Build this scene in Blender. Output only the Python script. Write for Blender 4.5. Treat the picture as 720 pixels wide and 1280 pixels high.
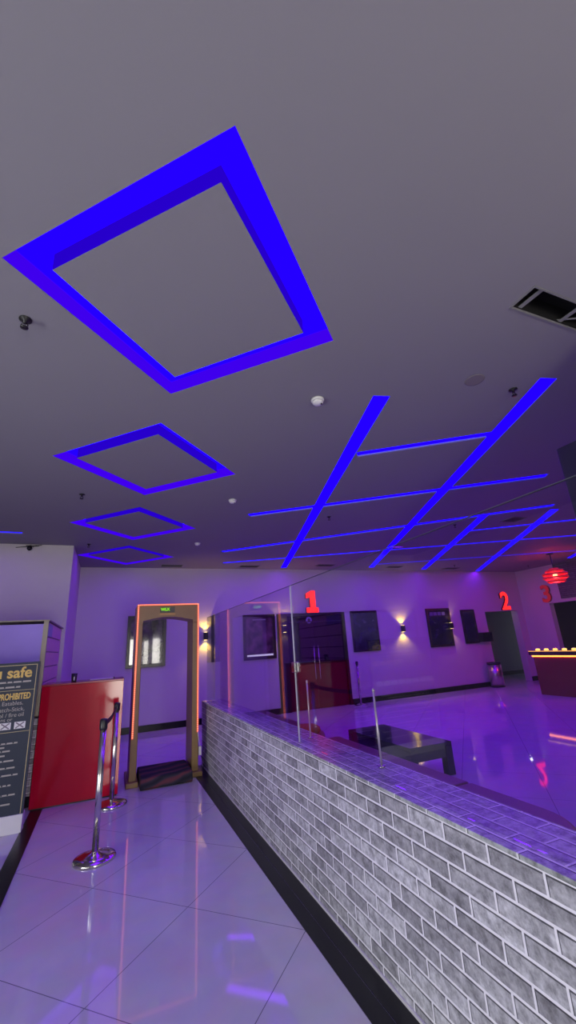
import bpy, bmesh, math, random
from mathutils import Vector, Matrix

for o in list(bpy.data.objects):
    bpy.data.objects.remove(o)
C = bpy.context.scene
COL = C.collection
R = math.radians
random.seed(7)
H = 3.53                      # ceiling height

# ------------------------------------------------------------------ camera
cd = bpy.data.cameras.new('camera')
cam = bpy.data.objects.new('camera', cd)
COL.objects.link(cam)
cd.sensor_fit = 'VERTICAL'
cd.sensor_height = 36.0
cd.lens = 36.0 * 516.23 / 1280.0
cd.clip_start = 0.05
rx = Vector((0.9229935, -0.38007283, -0.06022994))
ux = Vector((-0.06299472, -0.30363783, 0.95070276))
wx = Vector((0.37962437, 0.8736983, 0.30419832))
cam.matrix_world = Matrix(((rx.x, ux.x, -wx.x, 0.0), (rx.y, ux.y, -wx.y, 0.0), (rx.z, ux.z, -wx.z, 1.6), (0, 0, 0, 1)))
C.camera = cam

# ------------------------------------------------------------------ world, lights, exposure
w = bpy.data.worlds.new('world')
C.world = w
w.use_nodes = True
w.node_tree.nodes['Background'].inputs[0].default_value = (0.55, 0.62, 0.7, 1)
w.node_tree.nodes['Background'].inputs[1].default_value = 0.6
C.view_settings.view_transform = 'Standard'
C.view_settings.look = 'None'
C.view_settings.gamma = 1.0
C.view_settings.use_curve_mapping = False
C.view_settings.exposure = 0.0
C.cycles.use_denoising = True
C.cycles.max_bounces = 8
C.cycles.diffuse_bounces = 5
C.cycles.transparent_max_bounces = 12
C.cycles.sample_clamp_indirect = 6.0

def area_light(name, loc, sx, sz, power, col, rot):
    l = bpy.data.lights.new(name, 'AREA')
    l.shape = 'RECTANGLE'
    l.size, l.size_y = sx, sz
    l.energy = power
    l.color = col
    o = bpy.data.objects.new(name, l)
    o.location = loc
    o.rotation_euler = rot
    COL.objects.link(o)
    return o
DAY_FRONT = 120.0        # daylight through the entrance glazing behind the camera, watts per metre of bay
DAY_SIDE = 18.0         # daylight through the glazing of the left wall
BAYS = [(0.05, 1.25), (2.10, 2.45)]
for (a, b), k in zip(BAYS, (1.0, 0.6)):
    area_light('daylight', ((a + b) / 2, -4.18, 1.2), b - a, 2.3, k * DAY_FRONT * (b - a), (1.0, 0.95, 0.86), (R(90), 0, 0))
SIDE = [(-3.4, -1.6), (-1.4, 0.4), (0.6, 2.4)]
for (a, b), k in zip(SIDE, (0.5, 0.8, 2.8)):
    area_light('daylight', (-4.18, (a + b) / 2, 0.72), b - a, 1.25, k * DAY_SIDE * (b - a), (0.95, 0.98, 1.0), (R(90), 0, R(-90)))

LED = (0.006, 0.0, 1.0)
LED_STRENGTH = 3.0
VIOLET_FILL = (0.25, 0.0, 1.0)      # violet of unseen area lamps added just below the ceiling LEDs
VIOLET_FILL_W = 25.0                  # watts per square metre of fitting

# ------------------------------------------------------------------ materials
MATS = {}
def mat(name, color, rough=0.5, metal=0.0, emit=None, strength=0.0, noise=0.0, nscale=8.0, bump=0.0, coat=0.0, spec=0.5):
    if name in MATS:
        return MATS[name]
    m = bpy.data.materials.new(name)
    m.use_nodes = True
    nt = m.node_tree
    b = nt.nodes['Principled BSDF']
    b.inputs['Base Color'].default_value = (*color, 1)
    b.inputs['Roughness'].default_value = rough
    b.inputs['Metallic'].default_value = metal
    b.inputs['Coat Weight'].default_value = coat
    b.inputs['Specular IOR Level'].default_value = spec
    if emit:
        b.inputs['Emission Color'].default_value = (*emit, 1)
        b.inputs['Emission Strength'].default_value = strength
    if noise or bump:
        tc = nt.nodes.new('ShaderNodeTexCoord')
        n = nt.nodes.new('ShaderNodeTexNoise')
        n.inputs['Scale'].default_value = nscale
        n.inputs['Detail'].default_value = 4
        nt.links.new(tc.outputs['Object'], n.inputs['Vector'])
        if noise:
            mx = nt.nodes.new('ShaderNodeMix')
            mx.data_type = 'RGBA'
            mx.inputs['A'].default_value = (*[c * (1 - noise) for c in color], 1)
            mx.inputs['B'].default_value = (*[min(1, c * (1 + noise)) for c in color], 1)
            nt.links.new(n.outputs['Fac'], mx.inputs['Factor'])
            nt.links.new(mx.outputs['Result'], b.inputs['Base Color'])
        if bump:
            bp = nt.nodes.new('ShaderNodeBump')
            bp.inputs['Strength'].default_value = bump
            nt.links.new(n.outputs['Fac'], bp.inputs['Height'])
            nt.links.new(bp.outputs['Normal'], b.inputs['Normal'])
    MATS[name] = m
    return m

def glow(name, color, strength):
    if name in MATS:
        return MATS[name]
    m = bpy.data.materials.new(name)
    m.use_nodes = True
    nt = m.node_tree
    nt.nodes.clear()
    e = nt.nodes.new('ShaderNodeEmission')
    e.inputs[0].default_value = (*color, 1)
    e.inputs[1].default_value = strength
    o = nt.nodes.new('ShaderNodeOutputMaterial')
    nt.links.new(e.outputs[0], o.inputs[0])
    MATS[name] = m
    return m

def glass_mat(name, tint=(0.96, 0.97, 0.98), rough=0.0):
    m = bpy.data.materials.new(name)
    m.use_nodes = True
    nt = m.node_tree
    nt.nodes.clear()
    fr = nt.nodes.new('ShaderNodeFresnel')
    ge = nt.nodes.new('ShaderNodeNewGeometry')
    mi = nt.nodes.new('ShaderNodeMix')          # same reflectance on both faces of the sheet
    mi.inputs['A'].default_value = 1.5
    mi.inputs['B'].default_value = 1.0 / 1.5
    nt.links.new(ge.outputs['Backfacing'], mi.inputs['Factor'])
    nt.links.new(mi.outputs['Result'], fr.inputs[0])
    t = nt.nodes.new('ShaderNodeBsdfTransparent')
    t.inputs[0].default_value = (*tint, 1)
    g = nt.nodes.new('ShaderNodeBsdfGlossy')
    g.inputs['Roughness'].default_value = rough
    mx = nt.nodes.new('ShaderNodeMixShader')
    o = nt.nodes.new('ShaderNodeOutputMaterial')
    nt.links.new(fr.outputs[0], mx.inputs[0])
    nt.links.new(t.outputs[0], mx.inputs[1])
    nt.links.new(g.outputs[0], mx.inputs[2])
    nt.links.new(mx.outputs[0], o.inputs[0])
    return m

def brick_mat(name, axes, c1, c2, mortar, bw=0.235, rh=0.0717, ms=0.0055, rough=0.6, off=(0, 0), noise=True):
    """brick-print wallpaper; axes picks which object coordinates run along / up the courses"""
    m = bpy.data.materials.new(name)
    m.use_nodes = True
    nt = m.node_tree
    b = nt.nodes['Principled BSDF']
    tc = nt.nodes.new('ShaderNodeTexCoord')
    sp = nt.nodes.new('ShaderNodeSeparateXYZ')
    cb = nt.nodes.new('ShaderNodeCombineXYZ')
    nt.links.new(tc.outputs['Object'], sp.inputs[0])
    for k, ax in enumerate(axes):
        ad = nt.nodes.new('ShaderNodeMath')
        ad.operation = 'ADD'
        ad.inputs[1].default_value = 20.0 * (bw if k == 0 else rh) + off[k]
        nt.links.new(sp.outputs[ax], ad.inputs[0])
        nt.links.new(ad.outputs[0], cb.inputs[k])
    br = nt.nodes.new('ShaderNodeTexBrick')
    br.offset = 0.42
    br.inputs['Scale'].default_value = 1.0
    br.inputs['Brick Width'].default_value = bw
    br.inputs['Row Height'].default_value = rh
    br.inputs['Mortar Size'].default_value = ms
    br.inputs['Mortar Smooth'].default_value = 0.25
    br.inputs['Color1'].default_value = (*c1, 1)
    br.inputs['Color2'].default_value = (*c2, 1)
    br.inputs['Mortar'].default_value = (*mortar, 1)
    nt.links.new(cb.outputs[0], br.inputs['Vector'])
    # slightly wavy brick edges, blotchy printed faces
    n = nt.nodes.new('ShaderNodeTexNoise')
    n.inputs['Scale'].default_value = 22
    n.inputs['Detail'].default_value = 8
    n.inputs['Roughness'].default_value = 0.72
    nt.links.new(tc.outputs['Object'], n.inputs['Vector'])
    rmp = nt.nodes.new('ShaderNodeValToRGB')
    rmp.color_ramp.elements[0].position = 0.36
    rmp.color_ramp.elements[0].color = (0.45, 0.45, 0.45, 1)
    rmp.color_ramp.elements[1].position = 0.66
    rmp.color_ramp.elements[1].color = (1.3, 1.3, 1.3, 1)
    nt.links.new(n.outputs['Fac'], rmp.inputs[0])
    mul = nt.nodes.new('ShaderNodeMix')
    mul.data_type = 'RGBA'
    mul.blend_type = 'MULTIPLY'
    mul.inputs['Factor'].default_value = 1.0
    nt.links.new(br.outputs['Color'], mul.inputs['A'])
    nt.links.new(rmp.outputs[0], mul.inputs['B'])
    # keep the mortar lines clean
    mx = nt.nodes.new('ShaderNodeMix')
    mx.data_type = 'RGBA'
    nt.links.new(br.outputs['Fac'], mx.inputs['Factor'])
    nt.links.new(mul.outputs['Result'], mx.inputs['A'])
    mx.inputs['B'].default_value = (*mortar, 1)
    # printed shade line under every brick
    cb2 = nt.nodes.new('ShaderNodeVectorMath')
    cb2.operation = 'ADD'
    cb2.inputs[1].default_value = (0.004, 0.006, 0)
    nt.links.new(cb.outputs[0], cb2.inputs[0])
    br2 = nt.nodes.new('ShaderNodeTexBrick')
    br2.offset = 0.42
    for k in ('Scale', 'Brick Width', 'Row Height', 'Mortar Size'):
        br2.inputs[k].default_value = br.inputs[k].default_value
    br2.inputs['Mortar Smooth'].default_value = 0.3
    nt.links.new(cb2.outputs[0], br2.inputs['Vector'])
    sb = nt.nodes.new('ShaderNodeMath')
    sb.operation = 'SUBTRACT'
    sb.use_clamp = True
    nt.links.new(br2.outputs['Fac'], sb.inputs[0])
    nt.links.new(br.outputs['Fac'], sb.inputs[1])
    dk = nt.nodes.new('ShaderNodeMix')
    dk.data_type = 'RGBA'
    dk.blend_type = 'MULTIPLY'
    nt.links.new(sb.outputs[0], dk.inputs['Factor'])
    nt.links.new(mx.outputs['Result'], dk.inputs['A'])
    dk.inputs['B'].default_value = (0.2, 0.2, 0.21, 1)
    nt.links.new(dk.outputs['Result'], b.inputs['Base Color'])
    b.inputs['Roughness'].default_value = rough
    bp = nt.nodes.new('ShaderNodeBump')
    bp.inputs['Strength'].default_value = 0.15
    bp.inputs['Distance'].default_value = 0.01
    nt.links.new(n.outputs['Fac'], bp.inputs['Height'])
    nt.links.new(bp.outputs['Normal'], b.inputs['Normal'])
    return m

def floor_mat():
    m = bpy.data.materials.new('polished_tile')
    m.use_nodes = True
    nt = m.node_tree
    b = nt.nodes['Principled BSDF']
    tc = nt.nodes.new('ShaderNodeTexCoord')
    mp = nt.nodes.new('ShaderNodeMapping')
    mp.inputs['Rotation'].default_value = (0, 0, R(45))
    mp.inputs['Location'].default_value = (20 * 0.827 + 0.339, 20 * 0.827 - 0.34, 0)
    nt.links.new(tc.outputs['Object'], mp.inputs[0])
    br = nt.nodes.new('ShaderNodeTexBrick')
    br.offset = 0.0
    br.inputs['Scale'].default_value = 1
    br.inputs['Brick Width'].default_value = 0.827
    br.inputs['Row Height'].default_value = 0.827
    br.inputs['Mortar Size'].default_value = 0.0028
    br.inputs['Mortar Smooth'].default_value = 0.4
    br.inputs['Color1'].default_value = (0.72, 0.72, 0.73, 1)
    br.inputs['Color2'].default_value = (0.68, 0.68, 0.70, 1)
    br.inputs['Mortar'].default_value = (0.22, 0.22, 0.25, 1)
    nt.links.new(mp.outputs[0], br.inputs['Vector'])
    n = nt.nodes.new('ShaderNodeTexNoise')
    n.inputs['Scale'].default_value = 5
    n.inputs['Detail'].default_value = 6
    nt.links.new(tc.outputs['Object'], n.inputs['Vector'])
    mx = nt.nodes.new('ShaderNodeMix')
    mx.data_type = 'RGBA'
    mx.blend_type = 'MULTIPLY'
    mx.inputs['Factor'].default_value = 0.25
    nt.links.new(br.outputs['Color'], mx.inputs['A'])
    nt.links.new(n.outputs['Color'], mx.inputs['B'])
    nt.links.new(mx.outputs['Result'], b.inputs['Base Color'])
    b.inputs['Roughness'].default_value = 0.045
    b.inputs['Specular IOR Level'].default_value = 0.6
    return m

def stripe_mat():
    m = bpy.data.materials.new('striped_carpet')
    m.use_nodes = True
    nt = m.node_tree
    b = nt.nodes['Principled BSDF']
    tc = nt.nodes.new('ShaderNodeTexCoord')
    wv = nt.nodes.new('ShaderNodeTexWave')
    wv.bands_direction = 'Z'
    wv.inputs['Scale'].default_value = 2.6
    wv.inputs['Distortion'].default_value = 4.0
    wv.inputs['Detail'].default_value = 2
    mp = nt.nodes.new('ShaderNodeMapping')
    mp.inputs['Rotation'].default_value = (R(35), R(12), 0)
    nt.links.new(tc.outputs['Object'], mp.inputs[0])
    nt.links.new(mp.outputs[0], wv.inputs['Vector'])
    rp = nt.nodes.new('ShaderNodeValToRGB')
    rp.color_ramp.elements[0].color = (0.012, 0.012, 0.016, 1)
    rp.color_ramp.elements[1].color = (0.13, 0.035, 0.04, 1)
    e = rp.color_ramp.elements.new(0.55)
    e.color = (0.03, 0.03, 0.04, 1)
    nt.links.new(wv.outputs['Fac'], rp.inputs[0])
    nt.links.new(rp.outputs[0], b.inputs['Base Color'])
    b.inputs['Roughness'].default_value = 0.9
    return m

WALL = mat('wall_paint', (0.64, 0.61, 0.59), 0.55, noise=0.03, nscale=3)
CEIL = mat('ceiling_paint', (0.245, 0.235, 0.262), 0.7, noise=0.02, nscale=1.5)
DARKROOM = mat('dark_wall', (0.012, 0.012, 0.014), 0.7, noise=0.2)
GREYWALL = mat('grey_corridor_wall', (0.24, 0.24, 0.24), 0.6, noise=0.05)
GRANITE = mat('black_granite', (0.008, 0.008, 0.009), 0.28, noise=0.5, nscale=60, spec=0.25)
FLOOR = floor_mat()
BRICK_X = brick_mat('grey_brick_print', (1, 2), (0.70, 0.71, 0.71), (0.33, 0.33, 0.335), (0.97, 0.97, 0.97), off=(-0.042, 0.0154))
BRICK_Y = brick_mat('grey_brick_print_end', (0, 2), (0.70, 0.71, 0.71), (0.33, 0.33, 0.335), (0.97, 0.97, 0.97))
BRICK_TOP = brick_mat('grey_brick_print_top', (1, 0), (0.60, 0.64, 0.58), (0.44, 0.47, 0.43), (0.85, 0.88, 0.8), rh=0.085, rough=0.2, off=(0, 0.04))
BRICK_DARK = brick_mat('dark_stone_cladding', (1, 2), (0.20, 0.17, 0.2), (0.10, 0.09, 0.1), (0.05, 0.05, 0.05), bw=0.4, rh=0.06, ms=0.008)
LEDM = glow('blue_led_diffuser', LED, LED_STRENGTH)
SIDEGLOW = glow('blue_led_side_lens', (0.05, 0.0, 0.85), 1.0)  # emissive lining: blue LED light on the recess walls, put in as colour
INNERGLOW = glow('blue_led_inner_lens', (0.02, 0.0, 0.6), 1.0)  # same emissive skin for the lit sides of the centre panel
BLACK = mat('black_plastic', (0.012, 0.012, 0.013), 0.35, noise=0.15, nscale=30)
BLACKGLOSS = mat('black_glass', (0.006, 0.006, 0.012), 0.04, noise=0.1)
STEEL = mat('polished_steel', (0.62, 0.60, 0.56), 0.14, 1.0, noise=0.03, nscale=20)
BRUSHED = mat('brushed_steel', (0.55, 0.5, 0.47), 0.3, 1.0, noise=0.05, nscale=40)
WHITE = mat('white_plastic', (0.75, 0.75, 0.72), 0.4, noise=0.03)
RED = mat('red_laminate', (0.52, 0.006, 0.025), 0.10, noise=0.12, nscale=4, spec=0.4)
DARKRED = mat('dark_red_panel', (0.075, 0.003, 0.014), 0.3, noise=0.12, nscale=4)
BROWN = mat('detector_bronze', (0.26, 0.165, 0.05), 0.42, noise=0.12, nscale=10)
REDGLOW = glow('red_sign_glow', (1.0, 0.012, 0.012), 3.0)
REDDIM = mat('red_sign_unlit', (0.35, 0.02, 0.02), 0.35, emit=(1, 0.02, 0.02), strength=0.22)
REDSIDE = mat('red_sign_side', (0.2, 0.012, 0.012), 0.4, noise=0.1)
LEATHER = mat('brown_leather', (0.16, 0.075, 0.06), 0.38, noise=0.15, nscale=25, bump=0.1)
TABLEM = mat('dark_table_laminate', (0.03, 0.032, 0.04), 0.10, noise=0.2, nscale=6)
GLASS = glass_mat('clear_glass')

# ------------------------------------------------------------------ geometry helpers
OFF = {}
class MB:
    def __init__(s):
        s.bm = bmesh.new()
    def box(s, x0, x1, y0, y1, z0, z1, bev=0.0, seg=2):
        t = bmesh.new()
        bmesh.ops.create_cube(t, size=1)
        for v in t.verts:
            v.co = Vector(((x0 + x1) / 2 + v.co.x * (x1 - x0), (y0 + y1) / 2 + v.co.y * (y1 - y0), (z0 + z1) / 2 + v.co.z * (z1 - z0)))
        if bev:
            bmesh.ops.bevel(t, geom=list(t.edges), offset=bev, segments=seg, affect='EDGES', profile=0.5)
        s._add(t)
        return s
    def _add(s, t, M=None):
        if M is not None:
            bmesh.ops.transform(t, matrix=M, verts=t.verts)
        me = bpy.data.meshes.new('tmp')
        t.to_mesh(me)
        t.free()
        s.bm.from_mesh(me)
        bpy.data.meshes.remove(me)
    def prism(s, pts, d0, d1, plane='xy'):
        """closed polygon extruded from d0 to d1; plane gives the two axes of pts"""
        t = bmesh.new()
        def mk(p, d):
            if plane == 'xy': return (p[0], p[1], d)
            if plane == 'xz': return (p[0], d, p[1])
            return (d, p[0], p[1])
        a = [t.verts.new(mk(p, d0)) for p in pts]
        b = [t.verts.new(mk(p, d1)) for p in pts]
        n = len(pts)
        t.faces.new(a)
        t.faces.new(list(reversed(b)))
        for i in range(n):
            t.faces.new((a[i], b[i], b[(i + 1) % n], a[(i + 1) % n]))
        bmesh.ops.recalc_face_normals(t, faces=t.faces)
        s._add(t)
        return s
    def lathe(s, prof, c=(0, 0, 0), seg=28, axis='z'):
        t = bmesh.new()
        rings = []
        for r, z in prof:
            if r < 1e-5:
                rings.append([t.verts.new((0, 0, z))])
            else:
                rings.append([t.verts.new((r * math.cos(2 * math.pi * i / seg), r * math.sin(2 * math.pi * i / seg), z)) for i in range(seg)])
        for a, b in zip(rings, rings[1:]):
            for i in range(seg):
                j = (i + 1) % seg
                if len(a) == 1 and len(b) == 1:
                    continue
                if len(a) == 1:
                    t.faces.new((a[0], b[j], b[i]))
                elif len(b) == 1:
                    t.faces.new((a[i], a[j], b[0]))
                else:
                    t.faces.new((a[i], a[j], b[j], b[i]))
        for ring in (rings[0], rings[-1]):
            if len(ring) > 1:
                t.faces.new(ring)
        bmesh.ops.recalc_face_normals(t, faces=t.faces)
        for f in t.faces:
            f.smooth = True
        M = Matrix.Translation(c)
        if axis == 'x':
            M = M @ Matrix.Rotation(R(90), 4, 'Y')
        if axis == 'y':
            M = M @ Matrix.Rotation(R(-90), 4, 'X')
        s._add(t, M)
        return s
    def tube(s, pts, r, seg=10):
        pts = [Vector(p) for p in pts]
        t = bmesh.new()
        rings = []
        for i, p in enumerate(pts):
            d = (pts[min(i + 1, len(pts) - 1)] - pts[max(i - 1, 0)]).normalized()
            up = Vector((0, 0, 1)) if abs(d.z) < 0.9 else Vector((1, 0, 0))
            a = d.cross(up).normalized()
            b = d.cross(a).normalized()
            rings.append([t.verts.new(p + r * (a * math.cos(2 * math.pi * k / seg) + b * math.sin(2 * math.pi * k / seg))) for k in range(seg)])
        for a, b in zip(rings, rings[1:]):
            for i in range(seg):
                f = t.faces.new((a[i], a[(i + 1) % seg], b[(i + 1) % seg], b[i]))
                f.smooth = True
        t.faces.new(rings[0])
        t.faces.new(rings[-1])
        bmesh.ops.recalc_face_normals(t, faces=t.faces)
        s._add(t)
        return s
    def build(s, name, m, parent=None, loc=None, auto=True):
        me = bpy.data.meshes.new(name)
        o = bpy.data.objects.new(name, me)
        COL.objects.link(o)
        off = Vector((0, 0, 0))
        if parent is not None:
            off = OFF[parent.name]
            o.parent = parent
        elif loc is not None:
            off = Vector(loc)
            o.location = off
        OFF[o.name] = off
        bmesh.ops.translate(s.bm, vec=-off, verts=s.bm.verts)
        s.bm.to_mesh(me)
        s.bm.free()
        if m:
            me.materials.append(m)
        return o

def tag(o, label, cat, group=None):
    o['label'] = label
    o['category'] = cat
    if group:
        o['group'] = group
    return o
def struct(o):
    o['kind'] = 'structure'
    return o
def thing(name, label, cat, loc=(0, 0, 0), group=None):
    o = bpy.data.objects.new(name, None)
    o.empty_display_size = 0.1
    COL.objects.link(o)
    o.location = loc
    OFF[o.name] = Vector(loc)
    return tag(o, label, cat, group)
def dup(root, loc, label, group=None):
    r = root.copy()
    COL.objects.link(r)
    r.location = loc
    OFF[r.name] = Vector(loc)
    tag(r, label, r['category'], group)
    for ch in list(root.children):
        c = ch.copy()
        COL.objects.link(c)
        c.parent = r
        for g in list(ch.children):
            d = g.copy()
            COL.objects.link(d)
            d.parent = c
    return r
def text_mesh(body, size, extrude, offset=0.0, align='CENTER'):
    cu = bpy.data.curves.new('txt', 'FONT')
    cu.body = body
    cu.size = size
    cu.extrude = extrude
    cu.offset = offset
    cu.align_x = align
    o = bpy.data.objects.new('txt', cu)
    COL.objects.link(o)
    dg = bpy.context.evaluated_depsgraph_get()
    me = bpy.data.meshes.new_from_object(o.evaluated_get(dg))
    bpy.data.objects.remove(o)
    return me
def text_obj(name, body, size, m, loc, rot, parent=None, extrude=0.001, offset=0.0, align='CENTER'):
    me = text_mesh(body, size, extrude, offset, align)
    o = bpy.data.objects.new(name, me)
    COL.objects.link(o)
    me.materials.clear()
    me.materials.append(m)
    if parent is not None:
        o.parent = parent
        o.location = Vector(loc) - OFF[parent.name]
    else:
        o.location = loc
    o.rotation_euler = rot
    OFF[o.name] = Vector(loc)
    return o

# ================================================================== SETTING
struct(MB().box(-4.2, 16.5, -4.6, 13.0, -0.12, 0.0).build('floor', FLOOR))

# back wall, with the hall door and the corridor opening cut in
DX0, DX1, DZ = 3.96, 5.98, 2.36
wb = MB()
wb.box(-0.9, DX0, 10.3, 10.55, 0, H)
wb.box(DX0, DX1, 10.3, 10.55, DZ, H)
wb.box(DX1, 11.22, 10.3, 10.55, 0, H)
wb.box(11.22, 12.7, 10.3, 10.55, 2.22, H)
wb.box(12.7, 13.2, 10.3, 10.55, 0, H)
struct(wb.build('wall_back', WALL))
struct(MB().box(2.32, 2.50, 10.2, 10.3, 0, 2.42).build('trim_1', WALL))  # made-up shallow pilaster standing in for a pale reflection strip
# pillar block on the left
struct(MB().box(-4.0, -0.70, 8.2, 10.55, 0, H).build('wall_pillar', WALL))
wl = MB().box(-4.2, -4.0, -4.0, 10.55, 1.4, H)
ys = [-4.0] + [v for b in SIDE for v in b] + [10.55]
for a, b in zip(ys[0::2], ys[1::2]):
    wl.box(-4.2, -4.0, a, b, 0, 1.4)
struct(wl.build('wall_left', WALL))
# right wall with its wide dark opening
wr = MB()
wr.box(13.0, 13.2, 9.32, 10.3, 0, H)
wr.box(13.0, 13.2, 3.5, 9.32, 2.34, H)
wr.box(13.0, 13.2, -4.2, 3.5, 0, H)
struct(wr.build('wall_right', WALL))
struct(MB().box(12.93, 13.0, 3.5, 8.84, 2.44, H).build('trim_2', BRICK_DARK))
# entrance wall behind the camera, with glazed bays
wf = MB()
wf.box(-4.2, 13.2, -4.2, -4.0, 2.4, H)
xs = [-4.2] + [v for b in BAYS for v in b] + [13.2]
for a, b in zip(xs[0::2], xs[1::2]):
    wf.box(a, b, -4.2, -4.0, 0, 2.4)
struct(wf.build('wall_front', WALL))
# unseen full-height wall added behind the camera to keep daylight out of the lobby
struct(MB().box(2.75, 2.90, -4.0, 0.9, 0, H).build('wall_entrance_side', WALL))
# corridor and the dark hall beyond the openings
cr = MB()
cr.box(11.0, 16.4, 12.3, 12.45, 0, 2.4)
cr.box(11.07, 11.22, 10.55, 12.3, 0, 2.4)
cr.box(11.07, 16.4, 10.55, 12.3, 2.3, 2.4)
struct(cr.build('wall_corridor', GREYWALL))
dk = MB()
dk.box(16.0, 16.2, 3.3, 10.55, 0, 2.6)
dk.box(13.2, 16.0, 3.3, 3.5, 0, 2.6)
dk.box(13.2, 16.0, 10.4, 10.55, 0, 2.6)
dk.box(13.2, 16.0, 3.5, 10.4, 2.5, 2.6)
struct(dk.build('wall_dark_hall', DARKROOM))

# baseboards and black granite borders
bb = MB()
bb.box(-0.7, 2.32, 10.28, 10.3, 0, 0.13)
bb.box(2.50, DX0, 10.28, 10.3, 0, 0.13)
bb.box(DX1, 11.22, 10.28, 10.3, 0, 0.13)
bb.box(12.7, 13.0, 10.28, 10.3, 0, 0.13)
struct(bb.build('baseboard_back', GRANITE))
struct(MB().box(12.98, 13.0, 9.32, 10.28, 0, 0.13).build('baseboard_right', GRANITE))
struct(MB().box(11.22, 16.0, 12.28, 12.3, 0, 0.13).build('baseboard_corridor', GRANITE))
tr = MB()
tr.box(1.165, 1.255, -2.0, 6.85, 0.0, 0.004)
tr.box(1.259, 1.352, -2.0, 6.85, 0.0, 0.004)
struct(tr.build('trim_3', GRANITE))
struct(MB().box(-0.695, -0.575, -3.9, 6.6, 0.0, 0.004).build('trim_4', GRANITE))

# low partition wall in brick-print paper
lw = MB().box(1.355, 1.665, -2.0, 6.85, 0, 0.845)
low = lw.build('wall_partition', BRICK_X)
low.data.materials.append(BRICK_Y)
for f in low.data.polygons:
    if abs(f.normal.y) > 0.5:
        f.material_index = 1
struct(low)
top = MB().box(1.354, 1.675, -2.01, 6.852, 0.845, 0.862, 0.002).build('trim_5', BRICK_TOP)
struct(top)
struct(MB().box(1.346, 1.354, -2.0, 6.85, 0.0, 0.018).build('trim_6', WHITE))

# ------------------------------------------------------------------ ceiling with its recesses
slab = MB().box(-4.2, 16.5, -4.6, 13.0, H, H + 0.25).build('ceiling', CEIL)
struct(slab)
DIAM = [(0.325, 1.97), (0.30, 4.33), (0.275, 6.70), (0.235, 9.0)]
HD = 0.945
A_STRIPS = [((1.98, 2.43), (4.15, 10.08), 0.15), ((3.17, 1.80), (6.75, 9.86), 0.155), ((5.87, 4.95), (8.78, 10.06), 0.16),
            ((6.94, 4.45), (11.19, 10.25), 0.16), ((10.0, 5.05), (12.5, 8.0), 0.15)]
B_STRIPS = [((2.38, 3.48), (3.50, 2.68), 0.12), ((1.87, 5.84), (5.26, 3.36), 0.15), ((2.07, 8.39), (6.70, 4.29), 0.16),
            ((6.50, 5.95), (8.40, 4.66), 0.13), ((2.38, 9.57), (9.7, 5.72), 0.14), ((6.65, 9.40), (12.0, 6.86), 0.13),
            ((-3.1, 7.40), (-1.38, 7.44), 0.10)]
def strip_pts(a, b, wd, horiz=False, grow=0.0):
    a, b = Vector(a), Vector(b)
    d = (b - a).normalized()
    n = Vector((-d.y, d.x))
    h = wd / 2 + grow
    if horiz:      # ends cut square to the room
        c = Vector((1.0, -0.27))
        e = c * (h / abs(n.dot(c)))
        return [tuple(a - e), tuple(a + e), tuple(b + e), tuple(b - e)]
    a2, b2 = a - d * grow, b + d * grow
    return [tuple(a2 + n * h), tuple(a2 - n * h), tuple(b2 - n * h), tuple(b2 + n * h)]
cutters = []
def cut(m):
    o = m.build('cutter', None)
    md = slab.modifiers.new('cut', 'BOOLEAN')
    md.operation = 'DIFFERENCE'
    md.solver = 'EXACT'
    md.object = o
    cutters.append(o)
for cx, cy in DIAM:
    cut(MB().prism([(cx, cy - HD), (cx + HD, cy), (cx, cy + HD), (cx - HD, cy)], H - 0.1, H + 0.13))
for a, b, wd in A_STRIPS:
    cut(MB().prism(strip_pts(a, b, wd, True), H - 0.1, H + 0.05))
for a, b, wd in B_STRIPS:
    cut(MB().prism(strip_pts(a, b, wd), H - 0.1, H + 0.0503))
cut(MB().box(2.20, 3.45, 1.18, 1.345, H - 0.1, H + 0.16))
dg = bpy.context.evaluated_depsgraph_get()
dg.update()
me = bpy.data.meshes.new_from_object(slab.evaluated_get(dg))
slab.modifiers.clear()
slab.data = me
for o in cutters:
    bpy.data.objects.remove(o)

# ------------------------------------------------------------------ door to hall 1
dr = bpy.data.objects.new('door_1', None)
COL.objects.link(dr)
dr.location = (4.97, 10.3, 0)
OFF[dr.name] = Vector(dr.location)
struct(dr)
fr = MB()
fr.box(DX0, DX0 + 0.29, 10.29, 10.5, 0, DZ)
fr.box(DX1 - 0.07, DX1, 10.29, 10.5, 0, DZ)
fr.box(DX0 + 0.29, DX1 - 0.07, 10.29, 10.5, DZ - 0.06, DZ)
fr.build('door_frame', BLACK, dr)
for k, (a, b) in enumerate([(DX0 + 0.30, 5.025), (5.035, DX1 - 0.08)]):
    lf = MB().box(a, b, 10.34, 10.385, 0.01, 1.06).build('lower_panel', DARKRED, dr)
    MB().box(a, b, 10.345, 10.38, 1.06, DZ - 0.07).build('upper_pane', BLACKGLOSS, dr)
    hx = 4.965 if k == 0 else 5.095
    hb = MB().tube([(hx, 10.29, 0.70), (hx, 10.29, 1.52)], 0.013)
    for zz in (0.80, 1.42):
        hb.tube([(hx, 10.29, zz), (hx, 10.345, zz)], 0.009)
    hb.build('door_handle', STEEL, dr)
MB().box(DX0 + 0.29, DX1 - 0.07, 10.325, 10.345, 2.12, 2.15).build('transom_rail', BLACK, dr)
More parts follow.
